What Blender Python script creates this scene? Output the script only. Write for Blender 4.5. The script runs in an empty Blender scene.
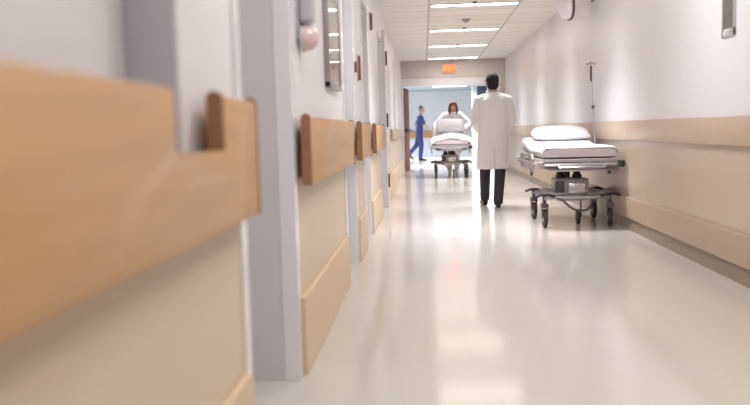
import bpy, bmesh, math, random
from mathutils import Vector, Matrix
from mathutils import noise as mnoise
random.seed(7)
S = bpy.context.scene
COL = S.collection
PI = math.pi

# ------------------------------------------------------------ camera, world, exposure
FPX = 850.0
cam_d = bpy.data.cameras.new('camera')
cam = bpy.data.objects.new('camera', cam_d); COL.objects.link(cam); S.camera = cam
cam_d.sensor_fit = 'HORIZONTAL'; cam_d.sensor_width = 36.0
cam_d.lens = FPX / 750.0 * 36.0
cam_d.clip_start = 0.05; cam_d.clip_end = 200
roll, pit, yaw = math.radians(1.55), math.radians(4.79), math.radians(3.42)
Fv = Vector((-math.sin(yaw)*math.cos(pit), math.cos(yaw)*math.cos(pit), -math.sin(pit)))
Rv = Vector((math.cos(yaw), math.sin(yaw), 0)); Uv = Rv.cross(Fv)
R2 = Rv*math.cos(roll) - Uv*math.sin(roll)
U2 = Uv*math.cos(roll) + Rv*math.sin(roll)
M = Matrix((R2, U2, -Fv)).transposed().to_4x4(); M.translation = Vector((0, 0, 1.02))
cam.matrix_world = M
cam_d.dof.use_dof = True; cam_d.dof.focus_distance = 10.0; cam_d.dof.aperture_fstop = 1.7

W = bpy.data.worlds.new('world'); S.world = W; W.use_nodes = True
W.node_tree.nodes['Background'].inputs[0].default_value = (0.85, 0.88, 1.0, 1)
W.node_tree.nodes['Background'].inputs[1].default_value = 0.4
S.view_settings.view_transform = 'Standard'; S.view_settings.look = 'None'
S.view_settings.gamma = 1.0; S.view_settings.use_curve_mapping = False
S.view_settings.exposure = 0.5

LAMP_W = 30.0       # watts of each corridor fixture
PANEL_E = 9.0       # emission of each corridor diffuser
COOL_W = 125.0      # fixtures of the far lobby

# ------------------------------------------------------------ materials
def lin(c):
    out = []
    for v in c[:3]:
        v = v/255.0
        out.append(v/12.92 if v <= 0.04045 else ((v+0.055)/1.055)**2.4)
    return out + [1.0]
def mat(name, c, rough=0.5, metal=0.0, vary=0.04, scale=6.0, bump=0.0, bscale=60.0, coat=0.0, stretch=(1,1,1), spec=0.5, **kw):
    m = bpy.data.materials.new(name); m.use_nodes = True
    nt = m.node_tree; N = nt.nodes; L = nt.links; b = N['Principled BSDF']
    b.inputs['Roughness'].default_value = rough; b.inputs['Metallic'].default_value = metal
    b.inputs['Coat Weight'].default_value = coat; b.inputs['Specular IOR Level'].default_value = spec
    for k, v in kw.items(): b.inputs[k.replace('_', ' ')].default_value = v
    tc = N.new('ShaderNodeTexCoord'); mp = N.new('ShaderNodeMapping'); mp.inputs['Scale'].default_value = stretch
    L.new(tc.outputs['Object'], mp.inputs[0])
    nz = N.new('ShaderNodeTexNoise'); nz.inputs['Scale'].default_value = scale; nz.inputs['Detail'].default_value = 4
    L.new(mp.outputs[0], nz.inputs['Vector'])
    cl = lin(c)
    mx = N.new('ShaderNodeMix'); mx.data_type = 'RGBA'
    mx.inputs[6].default_value = [max(0, v*(1-vary*2)) for v in cl[:3]] + [1]
    mx.inputs[7].default_value = [min(1, v*(1+vary*2)) for v in cl[:3]] + [1]
    L.new(nz.outputs[0], mx.inputs[0]); L.new(mx.outputs[2], b.inputs['Base Color'])
    if bump:
        n2 = N.new('ShaderNodeTexNoise'); n2.inputs['Scale'].default_value = bscale
        L.new(mp.outputs[0], n2.inputs['Vector'])
        bp = N.new('ShaderNodeBump'); bp.inputs['Strength'].default_value = bump; bp.inputs['Distance'].default_value = 0.01
        L.new(n2.outputs[0], bp.inputs['Height']); L.new(bp.outputs[0], b.inputs['Normal'])
    return m
def emat(name, c, e, base=(240, 240, 240)):
    m = mat(name, base, 0.4, vary=0.0)
    b = m.node_tree.nodes['Principled BSDF']
    b.inputs['Emission Color'].default_value = lin(c); b.inputs['Emission Strength'].default_value = e
    return m
def split_wall(name, top, low, z, rough):
    m = mat(name, top, rough, vary=0.015, scale=1.2, bump=0.06, bscale=25)
    nt = m.node_tree; N = nt.nodes; L = nt.links; b = N['Principled BSDF']
    src = b.inputs['Base Color'].links[0].from_socket
    geo = N.new('ShaderNodeNewGeometry'); sp = N.new('ShaderNodeSeparateXYZ'); L.new(geo.outputs['Position'], sp.inputs[0])
    gt = N.new('ShaderNodeMath'); gt.operation = 'GREATER_THAN'; gt.inputs[1].default_value = z; L.new(sp.outputs[2], gt.inputs[0])
    mx = N.new('ShaderNodeMix'); mx.data_type = 'RGBA'; mx.inputs[6].default_value = lin(low)
    L.new(gt.outputs[0], mx.inputs[0]); L.new(src, mx.inputs[7]); L.new(mx.outputs[2], b.inputs['Base Color'])
    return m
MT = dict(
    wall_r=split_wall('paint_right_wall', (220, 217, 220), (186, 168, 148), 0.95, 0.3),
    wall_l=split_wall('paint_left_wall', (226, 223, 225), (212, 194, 170), 0.95, 0.38),
    header=mat('paint_header', (204, 197, 190), 0.6, vary=0.02),
    lobby=mat('paint_lobby', (224, 226, 230), 0.5, vary=0.03, scale=1),
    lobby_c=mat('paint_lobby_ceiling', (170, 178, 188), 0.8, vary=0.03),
    trim_w=mat('white_gloss_trim', (227, 226, 229), 0.18, vary=0.01, coat=0.4),
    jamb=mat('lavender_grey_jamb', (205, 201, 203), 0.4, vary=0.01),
    niche=mat('pale_niche_panel', (228, 224, 224), 0.4, vary=0.01),
    door=mat('grey_door_laminate', (206, 200, 204), 0.35, vary=0.02),
    guard=mat('corner_guard_steel', (210, 210, 215), 0.22, 0.7, vary=0.02),
    base_r=mat('tan_bumper_vinyl', (174, 152, 130), 0.4, vary=0.03),
    base_l=mat('peach_base_vinyl', (216, 190, 158), 0.4, vary=0.03),
    low_strip=mat('brown_low_strip', (140, 122, 104), 0.35, vary=0.05),
    rail_r=mat('tan_crash_rail', (184, 162, 140), 0.4, vary=0.03),
    wood=mat('oak_handrail', (196, 150, 98), 0.45, vary=0.09, scale=3, stretch=(8, 0.6, 8), coat=0.08),
    wood_end=mat('dark_end_grain', (150, 104, 76), 0.5, vary=0.12, scale=20),
    wood_d=mat('brown_door_wood', (124, 70, 50), 0.75, vary=0.12, scale=3, stretch=(8, 8, 0.6)),
    white=mat('white_linen', (236, 236, 242), 0.85, vary=0.015, bump=0.12, bscale=30),
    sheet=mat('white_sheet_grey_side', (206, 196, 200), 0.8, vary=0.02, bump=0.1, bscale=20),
    steel=mat('brushed_steel', (178, 170, 174), 0.3, 0.75, vary=0.05),
    steel_d=mat('dark_metal', (92, 84, 92), 0.4, 0.5, vary=0.08),
    grey_p=mat('grey_plastic', (170, 164, 168), 0.45, vary=0.04),
    black=mat('black_rubber', (44, 38, 44), 0.55, vary=0.1),
    coat=mat('white_coat_cotton', (226, 222, 222), 0.85, vary=0.02, bump=0.15, bscale=12),
    coat_b=mat('bright_white_coat', (240, 242, 248), 0.85, vary=0.02, bump=0.15, bscale=12),
    trouser=mat('black_trouser_cloth', (48, 38, 48), 0.8, vary=0.08),  # black lifted towards purple, haze put into the colour
    shoe=mat('black_shoe_leather', (26, 22, 26), 0.35, vary=0.1),
    skin=mat('skin', (206, 158, 132), 0.55, vary=0.05),
    hair_k=mat('black_hair', (34, 22, 28), 0.85, vary=0.15, scale=40, bump=0.5, bscale=120),
    hair_b=mat('auburn_hair', (126, 84, 62), 0.5, vary=0.15, scale=40, bump=0.5, bscale=120),
    hair_g=mat('grey_brown_hair', (104, 100, 112), 0.6, vary=0.1, scale=40),
    scrub=mat('blue_scrub_cloth', (70, 76, 132), 0.8, vary=0.06),
    lips=mat('lips', (176, 104, 98), 0.5),
    eye=mat('eye_dark', (40, 30, 28), 0.2),
    pink=mat('pink_plastic', (216, 186, 182), 0.22, vary=0.03, coat=0.6),
    lilac=mat('lilac_plastic_niche_shade', (182, 179, 186), 0.3, vary=0.03, coat=0.4),
    paper=mat('white_paper', (226, 222, 220), 0.7, vary=0.03),
    paper_p=mat('pink_paper', (206, 160, 156), 0.7, vary=0.05),
    paper_b=mat('slate_blue_paper', (96, 108, 130), 0.7, vary=0.08),
    brown_pl=mat('brown_plaque', (128, 84, 70), 0.4, vary=0.08),
    picture=mat('dark_picture', (92, 84, 80), 0.3, vary=0.35, scale=18),
    lens=mat('clear_grey_dome', (226, 220, 226), 0.08, vary=0.02, coat=0.8),
    dglass=mat('dark_glass', (70, 84, 104), 0.12, vary=0.1),
    diffuser=emat('lit_diffuser', (255, 244, 232), PANEL_E),
    diffuser_c=emat('lit_diffuser_cool', (225, 236, 255), 1.6),
    exit_r=emat('exit_letters_lit', (255, 84, 36), 2.6, (255, 110, 60)),
    exit_face=emat('exit_face_lit', (255, 110, 60), 0.30, (226, 140, 106)),
    exit_box=mat('exit_housing', (206, 190, 178), 0.5),
)
# glass for the notice board
g = bpy.data.materials.new('clear_glass'); g.use_nodes = True
gb = g.node_tree.nodes['Principled BSDF']; gb.inputs['Transmission Weight'].default_value = 1.0
gb.inputs['Roughness'].default_value = 0.04; gb.inputs['IOR'].default_value = 1.45
gb.inputs['Base Color'].default_value = (0.93, 0.93, 0.95, 1); MT['glass'] = g

def floor_mat():
    m = mat('cream_vinyl_floor', (202, 195, 186), 0.12, vary=0.02, scale=0.7, coat=0.0)
    nt = m.node_tree; N = nt.nodes; L = nt.links; b = N['Principled BSDF']
    src = b.inputs['Base Color'].links[0].from_socket
    tc = N.new('ShaderNodeTexCoord')
    br = N.new('ShaderNodeTexBrick'); br.offset = 0.0; br.inputs['Scale'].default_value = 1.0
    br.inputs['Brick Width'].default_value = 0.61; br.inputs['Row Height'].default_value = 0.61
    br.inputs['Mortar Size'].default_value = 0.002; br.inputs['Bias'].default_value = 0
    br.inputs['Color1'].default_value = (0.97, 0.97, 0.97, 1); br.inputs['Color2'].default_value = (1, 1, 1, 1)
    br.inputs['Mortar'].default_value = (0.95, 0.95, 0.94, 1)
    L.new(tc.outputs['Object'], br.inputs['Vector'])
    mx = N.new('ShaderNodeMix'); mx.data_type = 'RGBA'; mx.blend_type = 'MULTIPLY'; mx.inputs[0].default_value = 1
    L.new(src, mx.inputs[6]); L.new(br.outputs[0], mx.inputs[7]); L.new(mx.outputs[2], b.inputs['Base Color'])
    sp = N.new('ShaderNodeTexNoise'); sp.inputs['Scale'].default_value = 2.2; sp.inputs['Detail'].default_value = 2
    L.new(tc.outputs['Object'], sp.inputs['Vector'])
    bp = N.new('ShaderNodeBump'); bp.inputs['Strength'].default_value = 0.05; bp.inputs['Distance'].default_value = 0.01
    L.new(sp.outputs[0], bp.inputs['Height']); L.new(bp.outputs[0], b.inputs['Normal'])
    return m
MT['floor'] = floor_mat()
def ceil_mat():
    m = mat('acoustic_ceiling_tile', (232, 228, 222), 0.9, vary=0.04, scale=60)
    nt = m.node_tree; N = nt.nodes; L = nt.links; b = N['Principled BSDF']
    src = b.inputs['Base Color'].links[0].from_socket
    geo = N.new('ShaderNodeNewGeometry'); mp = N.new('ShaderNodeMapping')
    mp.inputs['Location'].default_value = (-0.10, 0.10, 0); L.new(geo.outputs['Position'], mp.inputs[0])
    br = N.new('ShaderNodeTexBrick'); br.offset = 0.0; br.inputs['Scale'].default_value = 1.0
    br.inputs['Brick Width'].default_value = 1.22; br.inputs['Row Height'].default_value = 0.5834
    br.inputs['Mortar Size'].default_value = 0.012; br.inputs['Mortar Smooth'].default_value = 0.1
    br.inputs['Color1'].default_value = (0.94, 0.94, 0.94, 1); br.inputs['Color2'].default_value = (1, 1, 1, 1)
    br.inputs['Mortar'].default_value = (0.62, 0.60, 0.57, 1)
    L.new(mp.outputs[0], br.inputs['Vector'])
    mx = N.new('ShaderNodeMix'); mx.data_type = 'RGBA'; mx.blend_type = 'MULTIPLY'; mx.inputs[0].default_value = 1
    L.new(src, mx.inputs[6]); L.new(br.outputs[0], mx.inputs[7]); L.new(mx.outputs[2], b.inputs['Base Color'])
    return m
MT['ceil'] = ceil_mat()

# ------------------------------------------------------------ mesh helpers
class MB:
    def __init__(s): s.v = []; s.f = []
    def add(s, vs, fs):
        o = len(s.v); s.v += [tuple(v) for v in vs]; s.f += [tuple(i+o for i in f) for f in fs]; return s
    def box(s, lo, hi, bev=0.0, seg=2, mtx=None):
        bm = bmesh.new(); bmesh.ops.create_cube(bm, size=1)
        for v in bm.verts:
            v.co = Vector([(lo[i]+hi[i])/2 + v.co[i]*(hi[i]-lo[i]) for i in range(3)])
        if bev: bmesh.ops.bevel(bm, geom=bm.edges[:], offset=bev, segments=seg, affect='EDGES', profile=0.5)
        if mtx: bm.transform(mtx)
        bm.verts.index_update()
        s.add([v.co[:] for v in bm.verts], [[v.index for v in f.verts] for f in bm.faces]); bm.free(); return s
    def tube(s, pts, r, n=10, ball=False):
        pts = [Vector(p) for p in pts]; k = len(pts)
        rs = r if isinstance(r, (list, tuple)) else [r]*k
        rings = []; prev = None
        for i in range(k):
            d = (pts[min(i+1, k-1)] - pts[max(i-1, 0)]).normalized()
            if prev is None:
                a = Vector((0, 0, 1)) if abs(d.z) < 0.9 else Vector((1, 0, 0))
                u = d.cross(a).normalized()
            else: u = (prev - d*prev.dot(d)).normalized()
            prev = u; w = d.cross(u)
            rings.append((pts[i], u, w, rs[i], d))
        full = []
        if ball:
            p, u, w, rr, d = rings[0]
            for a in (-1.35, -0.9, -0.45): full.append((p + d*rr*math.sin(a), u, w, rr*math.cos(a)))
        full += [(p, u, w, rr) for p, u, w, rr, d in rings]
        if ball:
            p, u, w, rr, d = rings[-1]
            for a in (0.45, 0.9, 1.35): full.append((p + d*rr*math.sin(a), u, w, rr*math.cos(a)))
        vs = []; fs = []
        for p, u, w, rr in full:
            for j in range(n):
                t = 2*PI*j/n; vs.append(p + u*rr*math.cos(t) + w*rr*math.sin(t))
        for i in range(len(full)-1):
            for j in range(n):
                a = i*n+j; b = i*n+(j+1) % n; fs.append((a, b, b+n, a+n))
        fs.append(tuple(range(n-1, -1, -1))); fs.append(tuple(range((len(full)-1)*n, len(full)*n)))
        return s.add(vs, fs)
    def loft(s, secs, n=28, fold=None):
        """secs: (cx, cy, z, rx, ry, power)"""
        vs = []; fs = []
        for i, (cx, cy, z, rx, ry, pw) in enumerate(secs):
            for j in range(n):
                t = 2*PI*j/n; c, q = math.cos(t), math.sin(t)
                k = fold(t, z) if fold else 1.0
                vs.append((cx + rx*k*math.copysign(abs(c)**pw, c), cy + ry*k*math.copysign(abs(q)**pw, q), z))
        for i in range(len(secs)-1):
            for j in range(n):
                a = i*n+j; b = i*n+(j+1) % n; fs.append((a, b, b+n, a+n))
        fs.append(tuple(range(n-1, -1, -1))); fs.append(tuple(range((len(secs)-1)*n, len(secs)*n)))
        return s.add(vs, fs)
    def ell(s, c, r, n=20, mtx=None):
        bm = bmesh.new(); bmesh.ops.create_uvsphere(bm, u_segments=n, v_segments=max(6, n*2//3), radius=1)
        for v in bm.verts: v.co = Vector((v.co.x*r[0], v.co.y*r[1], v.co.z*r[2]))
        if mtx: bm.transform(mtx)
        bmesh.ops.translate(bm, verts=bm.verts, vec=Vector(c)); bm.verts.index_update()
        s.add([v.co[:] for v in bm.verts], [[v.index for v in f.verts] for f in bm.faces]); bm.free(); return s
    def lathe(s, c, axis, prof, n=24):
        """prof: list of (radius, distance along axis)"""
        ax = Vector(axis).normalized(); a = Vector((0, 0, 1)) if abs(ax.z) < 0.9 else Vector((1, 0, 0))
        u = ax.cross(a).normalized(); w = ax.cross(u); c = Vector(c); vs = []; fs = []
        for r, d in prof:
            for j in range(n):
                t = 2*PI*j/n; vs.append(c + ax*d + u*max(r, 1e-4)*math.cos(t) + w*max(r, 1e-4)*math.sin(t))
        for i in range(len(prof)-1):
            for j in range(n):
                p = i*n+j; q = i*n+(j+1) % n; fs.append((p, q, q+n, p+n))
        fs.append(tuple(range(n-1, -1, -1))); fs.append(tuple(range((len(prof)-1)*n, len(prof)*n)))
        return s.add(vs, fs)
    def prism(s, poly, x0, x1, bev=0.0):
        """outline in the y-z plane, extruded along x"""
        bm = bmesh.new()
        vs = [bm.verts.new((x0, y, z)) for y, z in poly]; f = bm.faces.new(vs)
        r = bmesh.ops.extrude_face_region(bm, geom=[f])
        bmesh.ops.translate(bm, verts=[e for e in r['geom'] if isinstance(e, bmesh.types.BMVert)], vec=(x1-x0, 0, 0))
        bmesh.ops.holes_fill(bm, edges=[e for e in bm.edges if len(e.link_faces) == 1], sides=0)
        if bev:
            es = [e for e in bm.edges if abs(e.verts[0].co.x-e.verts[1].co.x) < 1e-6]
            bmesh.ops.bevel(bm, geom=es, offset=bev, segments=2, affect='EDGES', profile=0.5)
        bmesh.ops.recalc_face_normals(bm, faces=bm.faces); bm.verts.index_update()
        s.add([v.co[:] for v in bm.verts], [[v.index for v in f.verts] for f in bm.faces]); bm.free(); return s
    def mesh(s, name):
        me = bpy.data.meshes.new(name); me.from_pydata(s.v, [], s.f)
        bm = bmesh.new(); bm.from_mesh(me); bmesh.ops.recalc_face_normals(bm, faces=bm.faces); bm.to_mesh(me); bm.free()
        return me
    def build(s, name, m, parent=None, smooth=True, loc=None, rot=None):
        o = bpy.data.objects.new(name, s.mesh(name)); COL.objects.link(o); o.data.materials.append(m)
        if smooth:
            for p in o.data.polygons: p.use_smooth = True
            o.data.set_sharp_from_angle(angle=math.radians(40))
        if loc: o.location = loc
        if rot: o.rotation_euler = rot
        if parent: o.parent = parent
        return o
    def fused(s, name, m, parent=None, voxel=0.012, smooth=6, keep=None):
        """one continuous surface out of overlapping volumes"""
        t = bpy.data.objects.new('tmp', s.mesh('tmp')); COL.objects.link(t)
        r = t.modifiers.new('r', 'REMESH'); r.mode = 'VOXEL'; r.voxel_size = voxel
        q = t.modifiers.new('s', 'SMOOTH'); q.iterations = smooth; q.factor = 0.5
        dg = bpy.context.evaluated_depsgraph_get(); dg.update()
        me = bpy.data.meshes.new_from_object(t.evaluated_get(dg)); me.name = name
        bpy.data.objects.remove(t)
        if keep:
            bm = bmesh.new(); bm.from_mesh(me)
            bmesh.ops.delete(bm, geom=[v for v in bm.verts if not keep(v.co)], context='VERTS'); bm.to_mesh(me); bm.free()
        o = bpy.data.objects.new(name, me); COL.objects.link(o); me.materials.clear(); me.materials.append(m)
        for p in me.polygons: p.use_smooth = True
        if parent: o.parent = parent
        return o

def tag(o, label, cat, group=None, kind=None):
    o['label'] = label; o['category'] = cat
    if group: o['group'] = group
    if kind: o['kind'] = kind
    return o
def thing(name, label, cat, loc=(0, 0, 0), rz=0.0, group=None):
    o = bpy.data.objects.new(name, None); COL.objects.link(o); o.empty_display_size = 0.1
    o.location = loc; o.rotation_euler = (0, 0, rz)
    return tag(o, label, cat, group)
def struct(name, mb, m, label=None, smooth=False):
    o = mb.build(name, m, smooth=smooth); o['kind'] = 'structure'
    if label: o['label'] = label
    return o
def copy_tree(o, parent=None):
    c = o.copy(); COL.objects.link(c); c.parent = parent
    for ch in list(o.children): copy_tree(ch, c)
    return c

# ------------------------------------------------------------ corridor shell
XL, XR, H, YE, Y0 = -0.535, 1.97, 2.68, 20.7, -5.0
LX, LD = 4.0, 33.0           # half-width and far end of the lobby beyond the opening
struct('floor', MB().box((-4.2, Y0, -0.1), (4.2, LD+0.2, 0.0)), MT['floor'])
struct('ceiling', MB().box((-1.5, Y0, H), (XR+0.3, YE+0.2, H+0.1)), MT['ceil'])
struct('ceiling', MB().box((-LX-0.2, YE+0.2, 2.5), (LX+0.2, LD+0.2, 2.6)), MT['lobby_c'])
struct('wall_right', MB().box((XR, Y0, 0), (XR+0.2, YE, H)), MT['wall_r'])
struct('wall_back', MB().box((-1.5, Y0-0.15, 0), (XR+0.2, Y0, H)), MT['wall_r'])

# left wall: solid stretches between recessed doorways
segs = [(Y0, 2.47), (3.42, 5.72), (6.55, 7.55), (8.30, 10.25), (11.35, YE)]
NY0, NY1, NZ0, NZ1 = 0.15, 1.85, 0.97, 2.25     # niche in the nearest stretch
w = MB()
w.box((-1.3, Y0, 0), (XL, NY0, H)); w.box((-1.3, NY0, 0), (XL, NY1, NZ0)); w.box((-1.3, NY0, NZ1), (XL, NY1, H))
w.box((-1.3, NY0, NZ0), (XL-0.112, NY1, NZ1)); w.box((-1.3, NY1, 0), (XL, 2.47, H))
struct('wall_left', w, MT['wall_l'])
for a, b in segs[1:]:
    struct('wall_left', MB().box((-1.3, a, 0), (XL, b, H)), MT['wall_l'])
n = 0
for (a0, a), (b, b1) in zip(segs[:-1], segs[1:]):
    n += 1
    struct('wall_left', MB().box((-1.3, a, 2.2), (XL, b, H)), MT['wall_l'])
    dx = XL-0.26
    d = struct('door_%d' % n, MB().box((dx-0.045, a+0.05, 0.008), (dx, b-0.05, 2.14), 0.003), MT['door'])
    fr = MB().box((dx-0.06, a, 0), (dx+0.03, a+0.05, 2.2)).box((dx-0.06, b-0.05, 0), (dx+0.03, b, 2.2)).box((dx-0.06, a, 2.14), (dx+0.03, b, 2.2))
    fr.build('door_frame', MT['trim_w'], d, smooth=False)
    MB().tube([(dx, a+0.13, 1.0), (dx+0.05, a+0.13, 1.0), (dx+0.05, a+0.24, 1.0)], 0.01).build('door_handle', MT['steel'], d)
    MB().box((dx, a+0.10, 0.93), (dx+0.006, a+0.16, 1.09), 0.002).build('lock_plate', MT['steel'], d)

# baseboards, one per stretch of left wall, and the right bumper with a darker strip below it
for a, b in [(Y0, 2.40), (3.50, 5.62), (6.62, 7.47), (8.38, 10.18), (11.65, 20.55)]:
    struct('baseboard_left', MB().box((XL, a, 0.0), (XL+0.024, b, 0.335), 0.006), MT['base_l'])
struct('baseboard_right', MB().box((XR-0.028, Y0, 0.118), (XR, 20.55, 0.325), 0.008), MT['base_r'])
struct('trim_1', MB().box((XR-0.006, Y0, 0.0), (XR, 20.55, 0.118)), MT['low_strip'])

# white glossy corner guards and frames standing at every corner of the left wall
k = 1
for y, s_ in [(2.47, -1), (3.42, 1), (5.72, -1), (6.55, 1), (7.55, -1), (8.30, 1), (10.25, -1), (11.35, 1)]:
    k += 1
    g_ = MB().box((XL-0.06, y-0.004 if s_ > 0 else y-0.0, 0.0), (XL+0.006, y if s_ > 0 else y+0.004, 2.2), 0.0015)
    g_.box((XL, min(y, y+s_*0.075), 0.0), (XL+0.006, max(y, y+s_*0.075), 2.2), 0.0015)
    struct('trim_%d' % k, g_, MT['trim_w'])
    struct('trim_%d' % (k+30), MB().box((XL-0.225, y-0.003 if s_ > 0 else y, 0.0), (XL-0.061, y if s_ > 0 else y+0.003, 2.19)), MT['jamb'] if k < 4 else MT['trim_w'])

# niche panel; shade of the returns put into the strips' lilac grey
struct('window_1', MB().box((XL-0.113, NY0+0.04, NZ0+0.04), (XL-0.106, NY1-0.03, NZ1-0.05), 0.003), MT['niche'])
k += 1
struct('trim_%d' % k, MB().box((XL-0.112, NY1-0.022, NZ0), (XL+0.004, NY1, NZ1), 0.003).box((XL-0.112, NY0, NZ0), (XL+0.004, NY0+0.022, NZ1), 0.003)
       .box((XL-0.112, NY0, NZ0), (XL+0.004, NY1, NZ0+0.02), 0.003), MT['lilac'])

# end wall with the wide opening
OT, OL, OR = 2.08, -0.50, 1.80
struct('wall_end', MB().box((-LX, YE, 0), (OL, YE+0.2, H)).box((OR, YE, 0), (LX, YE+0.2, H)).box((OL, YE, OT), (OR, YE+0.2, H)), MT['header'])
k += 1
struct('trim_%d' % k, MB().box((OL-0.06, YE-0.03, OT), (OR+0.06, YE, OT+0.17), 0.006).box((OL-0.03, YE-0.03, 0), (OL+0.02, YE, OT), 0.004)
       .box((OR-0.02, YE-0.03, 0), (OR+0.05, YE, OT), 0.004), MT['trim_w'])
k += 1
struct('trim_%d' % k, MB().box((XL, 19.9, 2.645), (XR, 19.93, 2.68)), MT['header']) if False else None

# lobby beyond
struct('wall_lobby_back', MB().box((-LX, LD, 0), (LX, LD+0.2, 2.5)), MT['lobby'])
struct('wall_lobby_left', MB().box((-LX-0.2, YE+0.2, 0), (-LX, LD, 2.5)), MT['lobby'])
struct('wall_lobby_right', MB().box((LX, YE+0.2, 0), (LX+0.2, LD, 2.5)), MT['lobby'])
struct('wall_lobby_partition', MB().box((1.42, 25.0, 0), (2.6, 25.15, 2.5)), MT['lobby'])
struct('window_2', MB().box((1.56, 24.98, 1.86), (1.84, 25.0, 2.24), 0.004), MT['dglass'])
k += 1
struct('trim_%d' % k, MB().box((1.40, 24.96, 0), (1.48, 25.16, 2.5), 0.004), MT['trim_w'])

# ------------------------------------------------------------ ceiling fixtures
def fixture(y, label, group, x0=0.12, x1=1.30, z=H, hy=0.11, e='diffuser', watts=LAMP_W, col=(0.95, 0.96, 1.0), spread=105):
    t = thing('ceiling_light', label, 'ceiling light', ((x0+x1)/2, y, z), 0, group)
    hx = (x1-x0)/2
    MB().box((-hx, -hy, -0.014), (hx, -hy+0.02, 0), 0.003).box((-hx, hy-0.02, -0.014), (hx, hy, 0), 0.003)\
        .box((-hx, -hy, -0.014), (-hx+0.02, hy, 0), 0.003).box((hx-0.02, -hy, -0.014), (hx, hy, 0), 0.003).build('frame', MT['trim_w'], t, smooth=False)
    MB().box((-hx+0.02, -hy+0.02, -0.010), (hx-0.02, hy-0.02, -0.001)).build('diffuser', MT[e], t, smooth=False)
    ld = bpy.data.lights.new('tube_light', 'AREA'); ld.shape = 'RECTANGLE'; ld.size = hx*2-0.06; ld.size_y = hy*2-0.06
    ld.energy = watts; ld.color = col; ld.spread = math.radians(spread)
    lo = bpy.data.objects.new('tube_light', ld); COL.objects.link(lo); lo.parent = t; lo.location = (0, 0, -0.016)
    return t
FY = [20.1, 17.2, 14.5, 11.6, 8.7, 5.8, 2.9, 0.0, -2.9]
lab = ['lit ceiling panel farthest down the corridor, just before the exit sign', 'lit ceiling panel, second one back from the exit sign',
       'lit ceiling panel, third one back from the exit sign', 'lit ceiling panel nearest the camera, at the top of the picture',
       ] + ['lit ceiling panel overhead, out of the picture']*5
FW = [0.55, 0.9, 1.0, 1.0, 1.0, 0.85, 0.62, 0.56, 0.56]
for y, l, q in zip(FY, lab, FW): fixture(y, l, 'ceiling panels along the corridor', watts=LAMP_W*q, spread=95 if y > 6 else 165)
for x, y in ((-1.6, 24.0), (0.9, 24.0), (-1.6, 29.5), (0.9, 29.5)):
    fixture(y, 'cool lit ceiling panel in the lobby beyond the opening', 'lobby ceiling panels', x-0.6, x+0.6, 2.5, 0.3, 'diffuser_c', COOL_W, (0.84, 0.92, 1.0), 135)

# sprinklers and the smoke detector
for y, l in ((20.35, 'small sprinkler head beside the farthest ceiling panel'), (17.0, 'small sprinkler head beside the second farthest ceiling panel'),
             (14.25, 'small sprinkler head in front of the third ceiling panel from the exit sign'), (11.4, 'small sprinkler head in front of the nearest ceiling panel')):
    t = thing('sprinkler_head', l, 'sprinkler', (0.70, y, H), 0, 'sprinkler heads along the ceiling')
    MB().lathe((0, 0, 0), (0, 0, -1), [(0.038, 0), (0.036, 0.006), (0.012, 0.008), (0.012, 0.03), (0.008, 0.034)]).build('body', MT['steel_d'], t)
    MB().tube([(-0.012, 0, -0.03), (-0.014, 0, -0.05), (0, 0, -0.062), (0.014, 0, -0.05), (0.012, 0, -0.03)], 0.003, 6).build('frame_arm', MT['steel_d'], t)
    MB().lathe((0, 0, -0.06), (0, 0, -1), [(0.004, 0), (0.020, 0.002), (0.020, 0.005), (0.004, 0.006)]).build('deflector', MT['steel_d'], t)
t = thing('smoke_detector', 'small round grey smoke detector on the ceiling between two lit panels', 'smoke detector', (0.67, 13.15, H))
MB().lathe((0, 0, 0), (0, 0, -1), [(0.07, 0), (0.07, 0.014), (0.062, 0.022)]).build('base', MT['grey_p'], t)
MB().lathe((0, 0, -0.02), (0, 0, -1), [(0.052, 0), (0.048, 0.02), (0.03, 0.034), (0.004, 0.036)]).build('sensor_cap', MT['grey_p'], t)

# exit sign
t = thing('exit_sign', 'glowing orange-red exit sign on the beige wall above the corridor opening', 'sign', (0.64, YE, 2.47))
MB().box((-0.17, -0.05, -0.11), (0.17, 0, 0.11), 0.006).build('housing', MT['exit_box'], t)
MB().box((-0.15, -0.056, -0.09), (0.15, -0.05, 0.09), 0.002).build('face', MT['exit_face'], t)
cu = bpy.data.curves.new('lettering', 'FONT'); cu.body = 'EXIT'; cu.align_x = 'CENTER'; cu.align_y = 'CENTER'; cu.size = 0.15; cu.extrude = 0.004; cu.offset = 0.006
tmp = bpy.data.objects.new('tmp', cu); COL.objects.link(tmp)
dg = bpy.context.evaluated_depsgraph_get(); dg.update()
me = bpy.data.meshes.new_from_object(tmp.evaluated_get(dg)); bpy.data.objects.remove(tmp)
o = bpy.data.objects.new('lettering', me); COL.objects.link(o); me.materials.clear(); me.materials.append(MT['exit_r'])
o.parent = t; o.location = (0, -0.06, 0); o.rotation_euler = (PI/2, 0, 0)

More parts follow.
